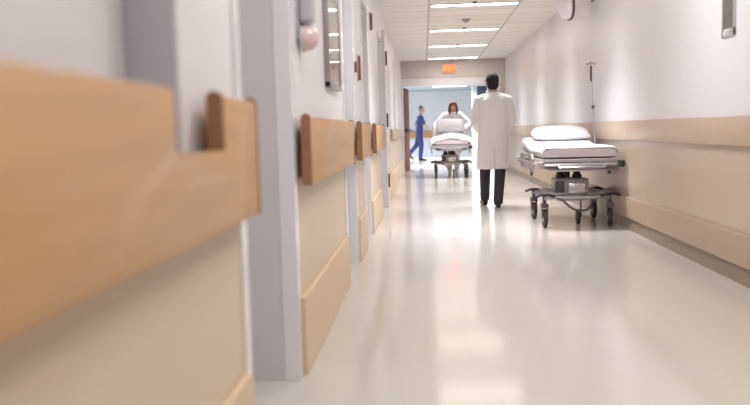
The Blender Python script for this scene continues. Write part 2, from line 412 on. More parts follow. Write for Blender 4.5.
# ------------------------------------------------------------ handrails
RF, RB, RZ0, RZ1 = -0.470, -0.506, 0.805, 1.088
def rounded(y0, y1, z0, z1, r, notch=None):
    p = []
    def arc(cy, cz, a0, a1, rr, m=5):
        for i in range(m+1):
            a = a0+(a1-a0)*i/m; p.append((cy+rr*math.cos(a), cz+rr*math.sin(a)))
    arc(y0+r, z0+r, -PI/2, -PI, r); arc(y0+r, z1-r, PI, PI/2, r)
    if notch:
        a, b, zn = notch
        arc(a-r, z1-r, PI/2, 0, r); p.append((a, zn)); p.append((b, zn)); arc(b+r, z1-r, PI, PI/2, r)
    arc(y1-r, z1-r, PI/2, 0, r); arc(y1-r, z0+r, 0, -PI/2, r)
    return p
def handrail(y0, y1, label, notch=None, z0=RZ0, z1=RZ1):
    t = thing('wooden_handrail', label, 'handrail', (0, y0, 0), 0, 'wooden handrails on the left wall')
    L_ = y1-y0
    nt_ = (notch[0]-y0, notch[1]-y0, notch[2]) if notch else None
    MB().prism(rounded(0.012, L_-0.012, z0, z1, 0.018, nt_), RB, RF, 0.006).build('board', MT['wood'], t)
    def cap(y, za, zb):   # rounded over at the top
        hw = (RF-RB)/2+0.002; cx = (RF+RB)/2
        out = [(cx-hw, za), (cx+hw, za)] + [(cx+hw*math.cos(a), zb-hw+hw*math.sin(a)) for a in [i*PI/10 for i in range(11)]]
        q = MB().prism(out, y, y+0.014); q.v = [(b_, a_, c_) for a_, b_, c_ in q.v]
        q.build('end_cap', MT['wood_end'], t)
    cap(0, z0-0.002, z1+0.012); cap(L_-0.014, z0-0.002, z1+0.012)
    if notch: cap(nt_[1]-0.005, notch[2]+0.001, z1+0.012)
    m = max(2, int(L_/0.9)+1)
    for i in range(m):
        y = 0.10 + (L_-0.2)*i/(m-1)
        MB().box((XL, y-0.035, 0.84), (RB, y+0.035, 0.955), 0.004).build('bracket', MT['wood_end'], t)
    return t
handrail(-1.2, 2.385, 'big blurred wooden handrail closest to the camera, notched along its top edge', (1.60, 1.975, 0.985), 0.797, 1.112)
handrail(3.50, 5.70, 'wooden handrail below the rounded dispenser and narrow glazed board')
handrail(6.42, 7.55, 'short wooden handrail between the second and third left doorways')
handrail(8.36, 10.2, 'farthest pale wooden handrail, on the stretch before the hinged frame')
r = MB().box((XL, 13.6, 0.86), (XL+0.035, 20.5, 1.05), 0.01).build('crash_rail', MT['rail_r'])
tag(r, 'tan crash rail at the far end of the left wall', 'rail')
t = thing('crash_rail', 'long tan crash rail running along the right wall behind the parked stretcher', 'rail', (XR, 0, 0))
MB().box((-0.030, Y0, 0.866), (0, 19.75, 1.056), 0.010).build('rail_cover', MT['rail_r'], t)
MB().box((-0.036, 19.75, 0.862), (0, 19.80, 1.060), 0.012).build('end_cap', MT['brown_pl'], t)

# hinged white frame down the left wall with three dark hinges
t = thing('door_frame', 'white door frame with three dark hinges, far along the left wall', 'door frame', (XL, 11.352, 0))
MB().box((0, 0, 0), (0.045, 0.28, 2.35), 0.004).build('frame_post', MT['trim_w'], t)
for z in (0.36, 1.16, 1.98):
    h = MB().box((0.045, 0.01, z-0.09), (0.052, 0.09, z+0.09), 0.002).build('hinge', MT['black'], t)
    MB().lathe((0.056, 0.004, z-0.09), (0, 0, 1), [(0.010, 0), (0.010, 0.18)], 10).build('hinge_pin', MT['black'], h)
# coat-hook-like plaques
def plaque(y, z0, z1, label, w_=0.06, pr=0.028):
    t = thing('wall_sign', label, 'sign', (XL, y, 0), 0, 'small brown signs on the left wall')
    MB().box((0, -w_/2, z0), (0.008, w_/2, z1), 0.002).build('backplate', MT['grey_p'], t)
    MB().box((0.008, -0.008, z0+0.01), (pr, 0.008, z1-0.01), 0.003).build('projecting_blade', MT['brown_pl'], t)
plaque(6.64, 1.47, 1.57, 'small brown sign projecting from the wall above the short wooden handrail')
plaque(7.02, 1.43, 1.65, 'small brown sign, second of the low pair on the left wall')
plaque(8.85, 2.05, 2.24, 'small brown sign mounted high on the left wall near the ceiling')

# ------------------------------------------------------------ things on the walls
t = thing('wall_dispenser', 'rounded glossy pinkish dispenser on the left wall beside the narrow glazed board', 'dispenser', (XL, 3.70, 1.42))
MB().box((0, -0.055, 0.0), (0.012, 0.055, 0.30), 0.004).build('backplate', MT['lilac'], t)
MB().box((0.012, -0.05, 0.07), (0.075, 0.05, 0.28), 0.018, 4).build('reservoir', MT['lilac'], t)
MB().lathe((0.012, 0, 0.01), (1, 0, 0), [(0.056, 0), (0.058, 0.02), (0.052, 0.05), (0.034, 0.07), (0.004, 0.078)]).build('dome_cover', MT['pink'], t)
MB().lathe((0.012, 0, 0.01), (1, 0, 0), [(0.057, 0), (0.064, 0.004), (0.064, 0.014), (0.057, 0.018)]).build('rim', MT['guard'], t)

t = thing('notice_board', 'narrow glazed notice board high on the left wall with pink and blue slips', 'notice board', (XL, 5.00, 0))
y0, y1, z0, z1 = -0.34, 0.30, 1.27, 2.15
MB().box((0, y0, z0), (0.03, y0+0.03, z1), 0.003).box((0, y1-0.03, z0), (0.03, y1, z1), 0.003).box((0, y0, z0), (0.03, y1, z0+0.03), 0.003)\
    .box((0, y0, z1-0.03), (0.03, y1, z1), 0.003).build('frame', MT['steel'], t)
MB().box((0, y0+0.03, z0+0.03), (0.006, y1-0.03, z1-0.03)).build('backing', MT['lilac'], t)
MB().box((0.006, -0.18, 1.42), (0.008, 0.10, 1.56)).build('pink_notice', MT['paper_p'], t)
MB().box((0.006, -0.20, 1.31), (0.008, -0.04, 1.40)).build('white_notice', MT['paper'], t)
MB().box((0.006, 0.0, 1.31), (0.008, 0.16, 1.40)).build('blue_notice', MT['paper_b'], t)
MB().box((0.006, -0.2, 1.66), (0.008, 0.16, 2.05)).build('white_notice', MT['paper'], t)
MB().box((0.022, y0+0.03, z0+0.03), (0.025, y1-0.03, z1-0.03)).build('glass_panel', MT['glass'], t)

t = thing('framed_picture', 'small dark picture in a pale metal frame high on the right wall', 'picture', (XR, 5.65, 0))
y0, y1, z0, z1 = -0.115, 0.115, 1.565, 1.95
MB().box((-0.012, y0, z0), (0, y0+0.022, z1), 0.003).box((-0.012, y1-0.022, z0), (0, y1, z1), 0.003).box((-0.012, y0, z0), (0, y1, z0+0.05), 0.003)\
    .box((-0.012, y0, z1-0.03), (0, y1, z1), 0.003).build('frame', MT['guard'], t)
MB().box((-0.008, y0+0.02, z0+0.048), (0, y1-0.02, z1-0.028)).build('print', MT['picture'], t)

# round convex mirror hung at the top of the right wall
t = thing('convex_mirror', 'round domed safety mirror with a dark rim, high on the right wall under the ceiling', 'mirror', (1.66, 10.0, 2.47))
prof = [(0.235*math.cos(a), 0.13*math.sin(a)) for a in [i*PI/2/9 for i in range(10)]]
MB().lathe((0, 0, 0), (-0.985, -0.10, -0.14), [(0.235, -0.01)] + prof, 32).build('dome', MT['lens'], t)
MB().lathe((0, 0, 0), (-0.985, -0.10, -0.14), [(0.20, -0.022), (0.248, -0.022), (0.25, 0.0), (0.236, 0.004), (0.2, 0.0)], 32).build('rim', MT['steel_d'], t)
MB().tube([(0.02, 0.005, 0.0), (0.15, 0.03, 0.03), (0.31, 0.05, 0.03)], 0.014).build('bracket_arm', MT['steel_d'], t)
MB().box((0.295, 0.0, -0.03), (0.31, 0.10, 0.09), 0.003).build('wall_plate', MT['steel_d'], t)

# ------------------------------------------------------------ stretchers
def pillow_mesh(w_, l_, h, seed=0, n=22):
    vs = []; fs = []
    for sgn in (1, -1):
        for i in range(n+1):
            for j in range(n+1):
                u = -1+2*i/n; v = -1+2*j/n
                e = max(0, (1-abs(u)**3.5))*max(0, (1-abs(v)**3.5))
                nn = mnoise.noise(Vector((u*2.2+seed, v*2.2, sgn)))*0.10*e
                k = 1-0.07*(abs(u)*abs(v))
                pull = 1-0.04*(1-abs(v)**2) * abs(u)
                z = sgn*h*0.5*(e**0.42)*(1+nn) * (1.0 if sgn > 0 else 0.45)
                vs.append((u*w_/2*k*pull, v*l_/2*k, z))
    m = n+1
    for s_ in (0, 1):
        o = s_*m*m
        for i in range(n):
            for j in range(n):
                a = o+i*m+j; q = (a, a+m, a+m+1, a+1); fs.append(q if s_ == 0 else q[::-1])
    b = MB(); b.add(vs, fs); return b
def mattress_mesh(w_, L_, th, raise_y, ang, nseg=28):
    """mattress along y; beyond raise_y it bends up by ang; returns surface function too"""
    def pt(y):     # bottom centre line
        if y <= raise_y: return y, 0.0, 0.0
        s_ = y-raise_y; a = ang*min(1, s_/0.12)
        return raise_y+s_*math.cos(ang), s_*math.sin(ang), a
    vs = []; fs = []; n = 20
    for i in range(nseg+1):
        t_ = i/nseg; y = -L_/2+L_*t_
        ed = min(t_, 1-t_)*L_
        q = 1.0 if ed > 0.04 else math.sqrt(max(0.02, 1-(1-ed/0.04)**2))
        yy, zz, a = pt(y)
        for j in range(n):
            g_ = 2*PI*j/n; c, s2 = math.cos(g_), math.sin(g_)
            x = w_/2*(0.95+0.05*q)*math.copysign(abs(c)**0.22, c)
            z = th/2 + th/2*(0.7+0.3*q)*math.copysign(abs(s2)**0.3, s2) + (0.004*mnoise.noise(Vector((x*6, y*5, 1))))
            vs.append((x, yy - z*math.sin(a), zz + z*math.cos(a)))
    for i in range(nseg):
        for j in range(n):
            a = i*n+j; b = i*n+(j+1) % n; fs.append((a, b, b+n, a+n))
    fs.append(tuple(range(n-1, -1, -1))); fs.append(tuple(range(nseg*n, nseg*n+n)))
    b = MB(); b.add(vs, fs); return b, pt
def caster(t, x, y, rz, R=0.095):
    """wheel, fork and brake pedal, every one its own part"""
    c = Matrix.Translation((x, y, 0)) @ Matrix.Rotation(rz, 4, 'Z')
    fk = MB()
    fk.box((-0.030, -0.045, 0.10), (-0.022, 0.035, 0.235), 0.003, mtx=c).box((0.022, -0.045, 0.10), (0.030, 0.035, 0.235), 0.003, mtx=c)
    fk.box((-0.034, -0.05, 0.20), (0.034, 0.045, 0.245), 0.008, mtx=c)
    a = c @ Vector((0, 0, 0.24)); b = c @ Vector((0, 0, 0.335))
    fk.tube([a, b], 0.020)
    f_ = fk.build('caster_fork', MT['steel_d'], t)
    ax = (c.to_3x3() @ Vector((1, 0, 0)))
    o_ = c @ Vector((0, -0.012, R))
    MB().lathe(o_, ax, [(0.03, -0.017), (R-0.012, -0.018), (R, -0.010), (R, 0.010), (R-0.012, 0.018), (0.03, 0.017)], 28).build('wheel', MT['black'], f_)
    MB().lathe(o_, ax, [(0.012, -0.024), (0.036, -0.020), (0.036, 0.020), (0.012, 0.024)], 16).build('hub', MT['steel'], f_)
def stretcher(label, loc, rz, ang=0.10, raise_y=-0.02, mat_sheet='sheet', iv=True, L_=1.86, w_=0.78):
    t = thing('hospital_stretcher', label, 'stretcher', loc, rz, 'wheeled hospital stretchers')
    zt = 0.700; yb = -L_/2
    m_, pt = mattress_mesh(w_-0.06, L_-0.05, 0.105, raise_y, ang)
    m_.v = [(x, y, z+zt) for x, y, z in m_.v]
    m_.build('mattress', MT[mat_sheet], t)
    # top sheet lying over the mattress
    vs = []; fs = []; nx, ny = 22, 36
    for i in range(ny+1):
        for j in range(nx+1):
            u = -1+2*j/nx; y = yb+0.03+(L_-0.09)*i/ny
            yy, zz, a = pt(y); sx = u*(w_/2+0.006)
            over = max(0, abs(sx)-(w_/2-0.045))
            z = 0.112 - over*0.9*1.2 + 0.004*mnoise.noise(Vector((u*4, y*7, 3)))
            if i == 0 or i == ny: z -= 0.012
            vs.append((sx if not over else math.copysign(w_/2-0.045+over*0.55, sx), yy-z*math.sin(a), zz+z*math.cos(a)+zt))
    for i in range(ny):
        for j in range(nx):
            a = i*(nx+1)+j; fs.append((a, a+1, a+nx+2, a+nx+1))
    b = MB(); b.add(vs, fs); s_ = b.build('top_sheet', MT['white'], t)
    sm = s_.modifiers.new('thick', 'SOLIDIFY'); sm.thickness = 0.006; sm.offset = 1
    # deck: lower frame, and head section board following the raised back
    MB().box((-w_/2+0.02, yb, zt-0.035), (w_/2-0.02, raise_y+0.02, zt-0.004), 0.006).build('deck', MT['grey_p'], t)
    y1, z1, a1 = pt(L_/2); hb = MB()
    hb.box((-w_/2+0.02, 0, -0.03), (w_/2-0.02, (L_/2-raise_y), -0.004), 0.006, mtx=Matrix.Translation((0, raise_y, zt)) @ Matrix.Rotation(ang, 4, 'X'))
    hb.build('backrest_board', MT['grey_p'], t)
    # perimeter tube frame
    x, y2 = w_/2-0.01, L_/2-0.02
    def loop(z, x, ya, yc, r=0.05):
        p = []
        for cx, cy, a0 in ((x-r, ya+r, -PI/2), (x-r, yc-r, 0), (-x+r, yc-r, PI/2), (-x+r, ya+r, PI)):
            for i in range(5):
                a = a0+PI/2*i/4; p.append((cx+r*math.cos(a), cy+r*math.sin(a), z))
        return p + [p[0]]
    MB().tube(loop(zt-0.06, w_/2+0.0, yb-0.01, y2), 0.016, 8).build('perimeter_frame', MT['steel'], t)
    MB().tube(loop(zt-0.115, w_/2-0.09, yb+0.05, y2-0.05), 0.014, 8).build('lower_frame', MT['steel'], t)
    for y in (-0.75, -0.35, 0.1, 0.55):
        cr = MB()
        cr.tube([(-w_/2+0.08, y, zt-0.115), (w_/2-0.08, y, zt-0.115)], 0.012, 8)
        for sx in (-1, 1): cr.tube([(sx*(w_/2-0.09), y, zt-0.115), (sx*(w_/2), y, zt-0.06)], 0.009, 6)
        cr.build('cross_bar', MT['steel'], t)
    # folded side rails
    for sx in (-1, 1):
        X = sx*(w_/2+0.014); q = MB()
        q.tube([(X, -0.45, zt-0.02), (X, -0.42, zt+0.03), (X, 0.60, zt+0.03), (X, 0.63, zt-0.02), (X, 0.60, zt-0.14), (X, -0.42, zt-0.14), (X, -0.45, zt-0.02)], 0.010, 8)
        q.tube([(X, -0.44, zt-0.055), (X, 0.62, zt-0.055)], 0.009, 8)
        for y in (-0.3, -0.1, 0.1, 0.3, 0.5): q.tube([(X, y, zt+0.03), (X, y, zt-0.14)], 0.008, 6)
        sr = q.build('side_rail', MT['steel'], t)
        MB().box((X-0.012, -0.34, zt-0.19), (X+0.012, -0.28, zt-0.12), 0.004).build('release_lever', MT['steel_d'], sr)
    # corner bumpers
    for sx in (-1, 1):
        for y in (yb-0.012, y2+0.012):
            MB().lathe((sx*(w_/2+0.0), y, zt-0.09), (0, 0, 1), [(0.02, 0), (0.034, 0.006), (0.034, 0.06), (0.02, 0.066)], 16).build('corner_bumper', MT['black' if sx > 0 and y < 0 else 'grey_p'], t)
    MB().tube([(-0.22, yb-0.01, zt-0.06), (-0.22, yb-0.07, zt-0.085), (0.22, yb-0.07, zt-0.085), (0.22, yb-0.01, zt-0.06)], 0.012, 8).build('push_handle', MT['steel'], t)
    # hydraulic rams, pump housing, short wheeled base set towards the foot end
    ya, yc = -0.70, 0.14
    for x in (-0.12, 0.05):
        MB().lathe((x, -0.42, 0.30), (0, 0, 1), [(0.05, 0), (0.05, 0.22), (0.036, 0.225), (0.036, 0.295)], 18).build('hydraulic_ram', MT['black'], t)
    pb = MB().box((-0.20, -0.62, 0.26), (0.14, -0.30, 0.485), 0.025, 3).build('pump_housing', MT['grey_p'], t)
    MB().box((-0.205, -0.63, 0.29), (-0.11, -0.60, 0.46), 0.006).build('cover_plate', MT['steel_d'], pb)
    MB().box((-0.07, -0.64, 0.30), (0.10, -0.61, 0.44), 0.01).build('cover_plate', MT['guard'], pb)
    MB().lathe((0, 0.0, 0.28), (0, 0, 1), [(0.075, 0), (0.075, 0.12), (0.05, 0.125), (0.05, 0.30)], 18).build('hydraulic_column', MT['steel_d'], t)
    bs = MB().box((-0.05, ya, 0.275), (0.05, yc, 0.315), 0.01)
    for y in (ya, yc): bs.box((-0.33, y-0.03, 0.280), (0.33, y+0.03, 0.315), 0.01)
    for sx in (-1, 1): bs.tube([(sx*0.31, ya, 0.30), (sx*0.31, yc, 0.30)], 0.016, 8)
    bs.tube([(-0.12, ya, 0.33), (-0.12, yc, 0.33)], 0.012, 8).tube([(0.12, ya, 0.33), (0.12, yc, 0.33)], 0.012, 8)
    bs.build('base_frame', MT['steel'], t)
    MB().box((-0.28, ya+0.05, 0.315), (0.30, yc-0.06, 0.345), 0.012).build('utility_tray', MT['grey_p'], t)
    for sx, y, a in ((-1, ya, 0.05), (1, ya, -0.12), (-1, yc, 0.10), (1, yc, 0.06)):
        caster(t, sx*0.325, y, a)
        p = MB().tube([(sx*0.325-0.10, y-0.05, 0.315), (sx*0.325-0.04, y-0.055, 0.335), (sx*0.325+0.04, y-0.055, 0.335), (sx*0.325+0.10, y-0.05, 0.315)], 0.013, 8)
        p.build('brake_pedal', MT['black'], t)
    # hanging control hose and the centre wheel
    MB().tube([(-0.22, ya-0.02, 0.30), (-0.15, ya-0.03, 0.28), (-0.08, ya-0.04, 0.21), (0.0, ya-0.03, 0.165), (0.10, ya, 0.17), (0.16, ya+0.02, 0.24), (0.18, ya+0.03, 0.30)], 0.011, 8).build('control_hose', MT['steel_d'], t)
    fw = MB().box((0.072, ya+0.20, 0.08), (0.084, ya+0.26, 0.29), 0.003).build('centre_wheel_arm', MT['steel_d'], t)
    MB().lathe((0.05, ya+0.22, 0.08), (1, 0, 0), [(0.03, -0.014), (0.075, -0.014), (0.08, -0.008), (0.08, 0.008), (0.075, 0.014), (0.03, 0.014)], 24).build('centre_wheel', MT['black'], fw)
    if iv:
        base = Vector((w_/2-0.035, 0.12, zt-0.06)); top = Vector((w_/2-0.085, 0.12, 1.70))
        p = MB().tube([base, base.lerp(top, 0.55)], 0.007, 8).tube([base.lerp(top, 0.5), top], 0.0045, 8)
        pole = p.build('drip_pole', MT['steel'], t)
        MB().tube([top+Vector((-0.045, 0, 0.0)), top+Vector((-0.04, 0, -0.02)), top+Vector((0, 0, 0.004)), top+Vector((0.04, 0, -0.02)), top+Vector((0.045, 0, 0))], 0.006, 6).build('hook', MT['steel_d'], pole)
        MB().lathe(top+Vector((0.001, 0, -0.20)), (0, 0, 1), [(0.009, 0), (0.012, 0.02), (0.012, 0.15), (0.009, 0.17)], 10).build('grip_sleeve', MT['steel_d'], pole)
        MB().lathe(base.lerp(top, 0.55)+Vector((0, 0, -0.02)), (0, 0, 1), [(0.012, 0), (0.018, 0.006), (0.018, 0.03), (0.012, 0.036)], 10).build('clamp_collar', MT['steel_d'], pole)
    return t, pt, zt
bx, by = 1.525, 9.36
st, pt, zt = stretcher('empty stretcher with white pillow parked against the right wall', (bx, by, 0), 0.0, ang=0.105, raise_y=0.05)
yy, zz, a_ = pt(0.66)
p = pillow_mesh(0.68, 0.42, 0.20, 1).build('pillow', MT['white'], None)
p.location = (bx+0.035, by+yy-0.10, zt+zz+0.112+0.048); p.rotation_euler = (a_+0.04, 0, 0.0)
tag(p, 'plump white pillow lying on the empty stretcher by the right wall', 'pillow')

# far stretcher, pushed towards the camera
fx, fy = 0.56, 18.6
st2, pt2, zt2 = stretcher('distant stretcher with rumpled white bedding, pushed by the woman in white', (fx, fy, 0), 0.0, ang=0.50, raise_y=0.25, iv=False)
yy, zz, a_ = pt2(0.66)
p = pillow_mesh(0.66, 0.46, 0.18, 5).build('pillow', MT['white'], None)
p.location = (fx+0.02, fy+yy-0.07, zt2+zz+0.112*math.cos(a_)+0.10); p.rotation_euler = (a_+0.10, 0, 0.0)
tag(p, 'white pillow propped on the raised back of the distant stretcher', 'pillow')
vs = []; fs = []; nx, ny = 34, 34
for i in range(ny+1):
    for j in range(nx+1):
        u = -1+2*j/nx; v = i/ny; x = u*0.47; y = -0.90+v*1.22
        hump = 0.10*math.exp(-((u)/0.6)**2)*(0.5+0.5*math.sin(v*5+1.0)) + 0.035*mnoise.noise(Vector((u*5, v*7, 2)))+0.02*mnoise.noise(Vector((u*12, v*14, 5)))
        z = 0.125 + max(-0.004, hump)
        ex = max(0, abs(x)-0.37); ey = max(0, (-0.84-y))
        z -= ex*1.3 + ey*1.6
        xx = x if not ex else math.copysign(0.37+ex*0.7, x)
        y_, z_, aa = pt2(y)
        vs.append((xx*1.02, y_-z*math.sin(aa), zt2+z_+z*math.cos(aa)))
for i in range(ny):
    for j in range(nx):
        a = i*(nx+1)+j; fs.append((a, a+1, a+nx+2, a+nx+1))
b = MB(); b.add(vs, fs); o = b.build('blanket', MT['white'], None, loc=(fx, fy, 0))
sm = o.modifiers.new('thick', 'SOLIDIFY'); sm.thickness = 0.012; sm.offset = 1
tag(o, 'rumpled white blanket spread over the distant stretcher', 'blanket')

# ------------------------------------------------------------ people
def V(*a): return Vector(a)
def hand(mb, wrist, d, nrm, side, curl=0.5, s=1.0):
    """palm plus five separate bent fingers; d: direction of the hand, nrm: palm side, side: +1/-1 puts the thumb"""
    d = d.normalized(); nrm = (nrm - d*nrm.dot(d)).normalized(); lat = d.cross(nrm)*side
    w = wrist
    for k in (-1.5, -0.5, 0.5, 1.5):
        mb.tube([w+lat*k*0.010*s, w+d*0.045*s+lat*k*0.017*s, w+d*0.088*s+lat*k*0.019*s], [0.017*s, 0.016*s, 0.0115*s], 8, True)
    for k, L_ in ((1.5, 0.070), (0.5, 0.082), (-0.5, 0.076), (-1.5, 0.060)):
        p = w+d*0.088*s+lat*k*0.0205*s; pts = [p-d*0.02*s, p]; dd = d.copy(); a = 0
        for fr in (0.45, 0.32, 0.23):
            a += curl*(0.8 if fr > 0.4 else 1.0)
            dd = d*math.cos(a)+nrm*math.sin(a); p = p+dd*L_*fr*s+lat*k*0.0012; pts.append(p)
        mb.tube(pts, [0.0095*s, 0.0095*s, 0.009*s, 0.0082*s, 0.007*s], 8, True)
    b = w+d*0.022*s+lat*0.022*s
    mb.tube([b, b+(d*0.6+lat*0.8+nrm*0.3).normalized()*0.035*s, b+(d*0.85+lat*0.6+nrm*0.5).normalized()*0.062*s, b+(d*1.0+lat*0.35+nrm*0.65).normalized()*0.085*s],
            [0.013*s, 0.012*s, 0.0105*s, 0.008*s], 8, True)
def head(mb, c, fwd, s=1.0, tilt=0):
    """head centred on c facing fwd (horizontal)"""
    f_ = V(fwd[0], fwd[1], 0).normalized(); r_ = f_.cross(V(0, 0, 1)); Rm = Matrix((r_, f_, V(0, 0, 1))).transposed().to_4x4()
    def P(x, y, z): return c + (r_*x+f_*y+V(0, 0, 1)*z)*s
    mb.ell(P(0, -0.008, 0.028), (0.076*s, 0.094*s, 0.088*s), mtx=Rm)
    mb.ell(P(0, 0.022, -0.035), (0.060*s, 0.070*s, 0.078*s), mtx=Rm)
    mb.ell(P(0, 0.055, -0.090), (0.027*s, 0.024*s, 0.020*s), mtx=Rm)
    mb.tube([P(0, 0.083, 0.010), P(0, 0.100, -0.018), P(0, 0.109, -0.032)], [0.008*s, 0.011*s, 0.014*s], 8, True)
    mb.tube([P(-0.024, 0.084, -0.060), P(0, 0.094, -0.058), P(0.024, 0.084, -0.060)], [0.006*s, 0.009*s, 0.006*s], 8, True)
    mb.tube([P(-0.040, 0.078, 0.022), P(0, 0.088, 0.024), P(0.040, 0.078, 0.022)], 0.009*s, 8, True)
    for q in (-1, 1):
        mb.ell(P(q*0.034, 0.072, -0.018), (0.016*s, 0.014*s, 0.012*s), mtx=Rm)
        mb.ell(P(q*0.080, -0.004, -0.012), (0.009*s, 0.018*s, 0.031*s), 12, mtx=Rm)
    return P, Rm
def face(P, Rm, parent, s=1.0):
    for q in (-1, 1): MB().ell(P(q*0.032, 0.082, 0.003), (0.011*s, 0.006*s, 0.006*s), 10, mtx=Rm).build('eye', MT['eye'], parent)
    for q in (-1, 1): MB().tube([P(q*0.018, 0.090, 0.021), P(q*0.034, 0.088, 0.026), P(q*0.050, 0.076, 0.020)], 0.0035*s, 6, True).build('eyebrow', MT['hair_b'], parent)
    MB().tube([P(-0.022, 0.090, -0.060), P(0, 0.102, -0.058), P(0.022, 0.090, -0.060)], [0.004*s, 0.0065*s, 0.004*s], 8, True).build('mouth', MT['lips'], parent)
def shoe(mb, heel, toe_dir, pitch=0.0, s=1.0):
    d = V(toe_dir[0], toe_dir[1], 0).normalized(); up = V(0, 0, 1)
    d2 = d*math.cos(pitch)-up*math.sin(pitch); u2 = up*math.cos(pitch)+d*math.sin(pitch)
    r_ = d2.cross(u2)
    secs = [(-0.03, 0.030, 0.045), (0.0, 0.036, 0.062), (0.06, 0.036, 0.060), (0.13, 0.044, 0.040), (0.20, 0.045, 0.030), (0.25, 0.030, 0.020)]
    vs = []; fs = []; n = 14
    for y, rx, rz in secs:
        c = heel+d2*y*s+u2*rz*0.9*s
        for j in range(n):
            t = 2*PI*j/n; z = math.sin(t)*rz*s
            if z < 0: z = max(z, -rz*0.9*s)
            vs.append(c+r_*rx*s*math.cos(t)+u2*z)
    for i in range(len(secs)-1):
        for j in range(n):
            a = i*n+j; b = i*n+(j+1) % n; fs.append((a, b, b+n, a+n))
    fs.append(tuple(range(n-1, -1, -1))); fs.append(tuple(range((len(secs)-1)*n, len(secs)*n)))
    mb.add(vs, fs)

# --- doctor walking away from the camera
D = thing('person', 'person in a knee-length white coat and black trousers walking away, seen from behind', 'person', (0.895, 11.1, 0))
D.scale = (1, 1, 0.975); sh, el, wr = {}, {}, {}
for q in (-1, 1):
    sh[q] = V(q*0.185, 0.0, 1.42); el[q] = V(q*0.238, -0.02, 1.13); wr[q] = V(q*0.175, 0.19, 1.02)
an = {-1: V(-0.105, 0.26, 0.10), 1: V(0.035, -0.16, 0.085)}
kn = {-1: V(-0.105, 0.14, 0.50), 1: V(0.078, -0.02, 0.49)}
hp = {-1: V(-0.085, 0.0, 0.92), 1: V(0.085, 0.0, 0.92)}
b = MB()
P, Rm = head(b, V(0.0, 0.035, 1.645), (0, 1), 1.05)
b.tube([V(0, 0.0, 1.42), V(0, 0.02, 1.60)], [0.062, 0.056], 16)
b.loft([(0, 0, 0.86, .14, .09, .9), (0, 0, 0.98, .155, .10, .9), (0, 0, 1.12, .135, .09, .9), (0, 0.0, 1.30, .165, .105, .9), (0, 0, 1.42, .17, .085, .9), (0, 0, 1.48, .08, .06, 1)])
for q in (-1, 1):
    b.tube([sh[q]-V(q*.05, 0, 0), sh[q], el[q], wr[q]], [.055, .052, .040, .027], 12, True)
    hand(b, wr[q], V(-q*0.30, 0.9, -0.12), V(-q*0.9, 0, -0.3), 1 if q < 0 else -1, 0.45)
    b.tube([hp[q], kn[q], an[q]], [.085, .056, .036], 12, True)
b.fused('body', MT['skin'], D, 0.008, 3)
c = MB()
def fold(t, z):
    k = max(0, (1.15-z)/0.65)
    return 1+k*(0.030*math.sin(6*t+0.5)+0.022*math.sin(11*t+2+z*3))
cs = [(-0.012, .045, .505, .205, .165, .85), (-0.01, .035, .53, .207, .166, .85), (-0.008, .02, .62, .206, .162, .85), (-0.005, .01, .74, .205, .155, .85),
      (0, .005, .86, .205, .150, .85), (0, 0, .97, .198, .145, .85), (0, 0, 1.07, .188, .132, .85), (0, 0, 1.16, .187, .130, .85), (0, 0, 1.27, .200, .136, .82),
      (0, 0, 1.36, .212, .128, .82), (0, -.002, 1.42, .180, .112, .9), (0, -.004, 1.465, .125, .090, .95), (0, 0.002, 1.50, .088, .074, 1), (0, 0.006, 1.53, .074, .068, 1)]
c.loft(cs, 72, fold)
for q in (-1, 1):
    c.tube([sh[q]-V(q*.07, 0, -.01), sh[q]-V(q*.005, 0, 0.004), sh[q].lerp(el[q], .5)+V(q*.004, 0, 0), el[q], el[q].lerp(wr[q], .5)+V(0, 0, -.005), wr[q]],
           [.072, .075, .067, .060, .054, .048], 16, True)
coat_o = c.fused('white_coat', MT['coat'], D, 0.010, 4)
MB().tube([V(0, -0.133, .52), V(0, -0.163, .80)], 0.004, 6).build('back_vent', MT['sheet'], coat_o)
cl = MB(); pts = [V(.074*math.cos(a), .006+.066*math.sin(a), 1.525+0.012*math.sin(a)) for a in [PI*0.62+i*(PI*1.76)/16 for i in range(17)]]
cl.tube(pts, 0.017, 8, True); cl.build('collar', MT['coat'], coat_o)
MB().tube([V(.080*math.cos(a), .008+.074*math.sin(a), 1.545+0.02*math.sin(a)) for a in [PI+i*PI/12 for i in range(13)]], 0.007, 8, True).build('neck_strap', MT['steel_d'], D)
for q in (-1, 1):
    l = MB().tube([hp[q]-V(0, 0, .02), hp[q].lerp(kn[q], .5)-V(0, .006, 0), kn[q], kn[q].lerp(an[q], .5), an[q]+V(0, -.0, .0)], [.105, .094, .074, .066, .062], 18, True)
    if q < 0: L0 = l
L0.tube([hp[1]-V(0, 0, .02), hp[1].lerp(kn[1], .5)-V(0, .006, 0), kn[1], kn[1].lerp(an[1], .5), an[1]], [.105, .094, .074, .066, .062], 18, True)
L0.ell((0, 0, .92), (.17, .12, .10))
L0.fused('trousers', MT['trouser'], D, 0.010, 3)
s_ = MB(); shoe(s_, an[-1]+V(-.0, -.03, -.098), (-0.08, 1), -0.0, 1.05); s_.build('shoe', MT['shoe'], D)
s_ = MB(); shoe(s_, an[1]+V(0, -.02, -.082), (0.05, 1), 0.0, 1.05); s_.build('shoe', MT['shoe'], D)
hb = MB(); hb.ell(P(0, -0.014, 0.040), (.086, .102, .092)); hb.ell(P(0, -0.045, -0.030), (.076, .066, .076)); hb.ell(P(0, 0.03, .085), (.066, .06, .045))
for q in (-1, 1): hb.ell(P(q*.070, 0.012, .02), (.018, .03, .035))
hb.fused('hair', MT['hair_k'], D, 0.007, 2)

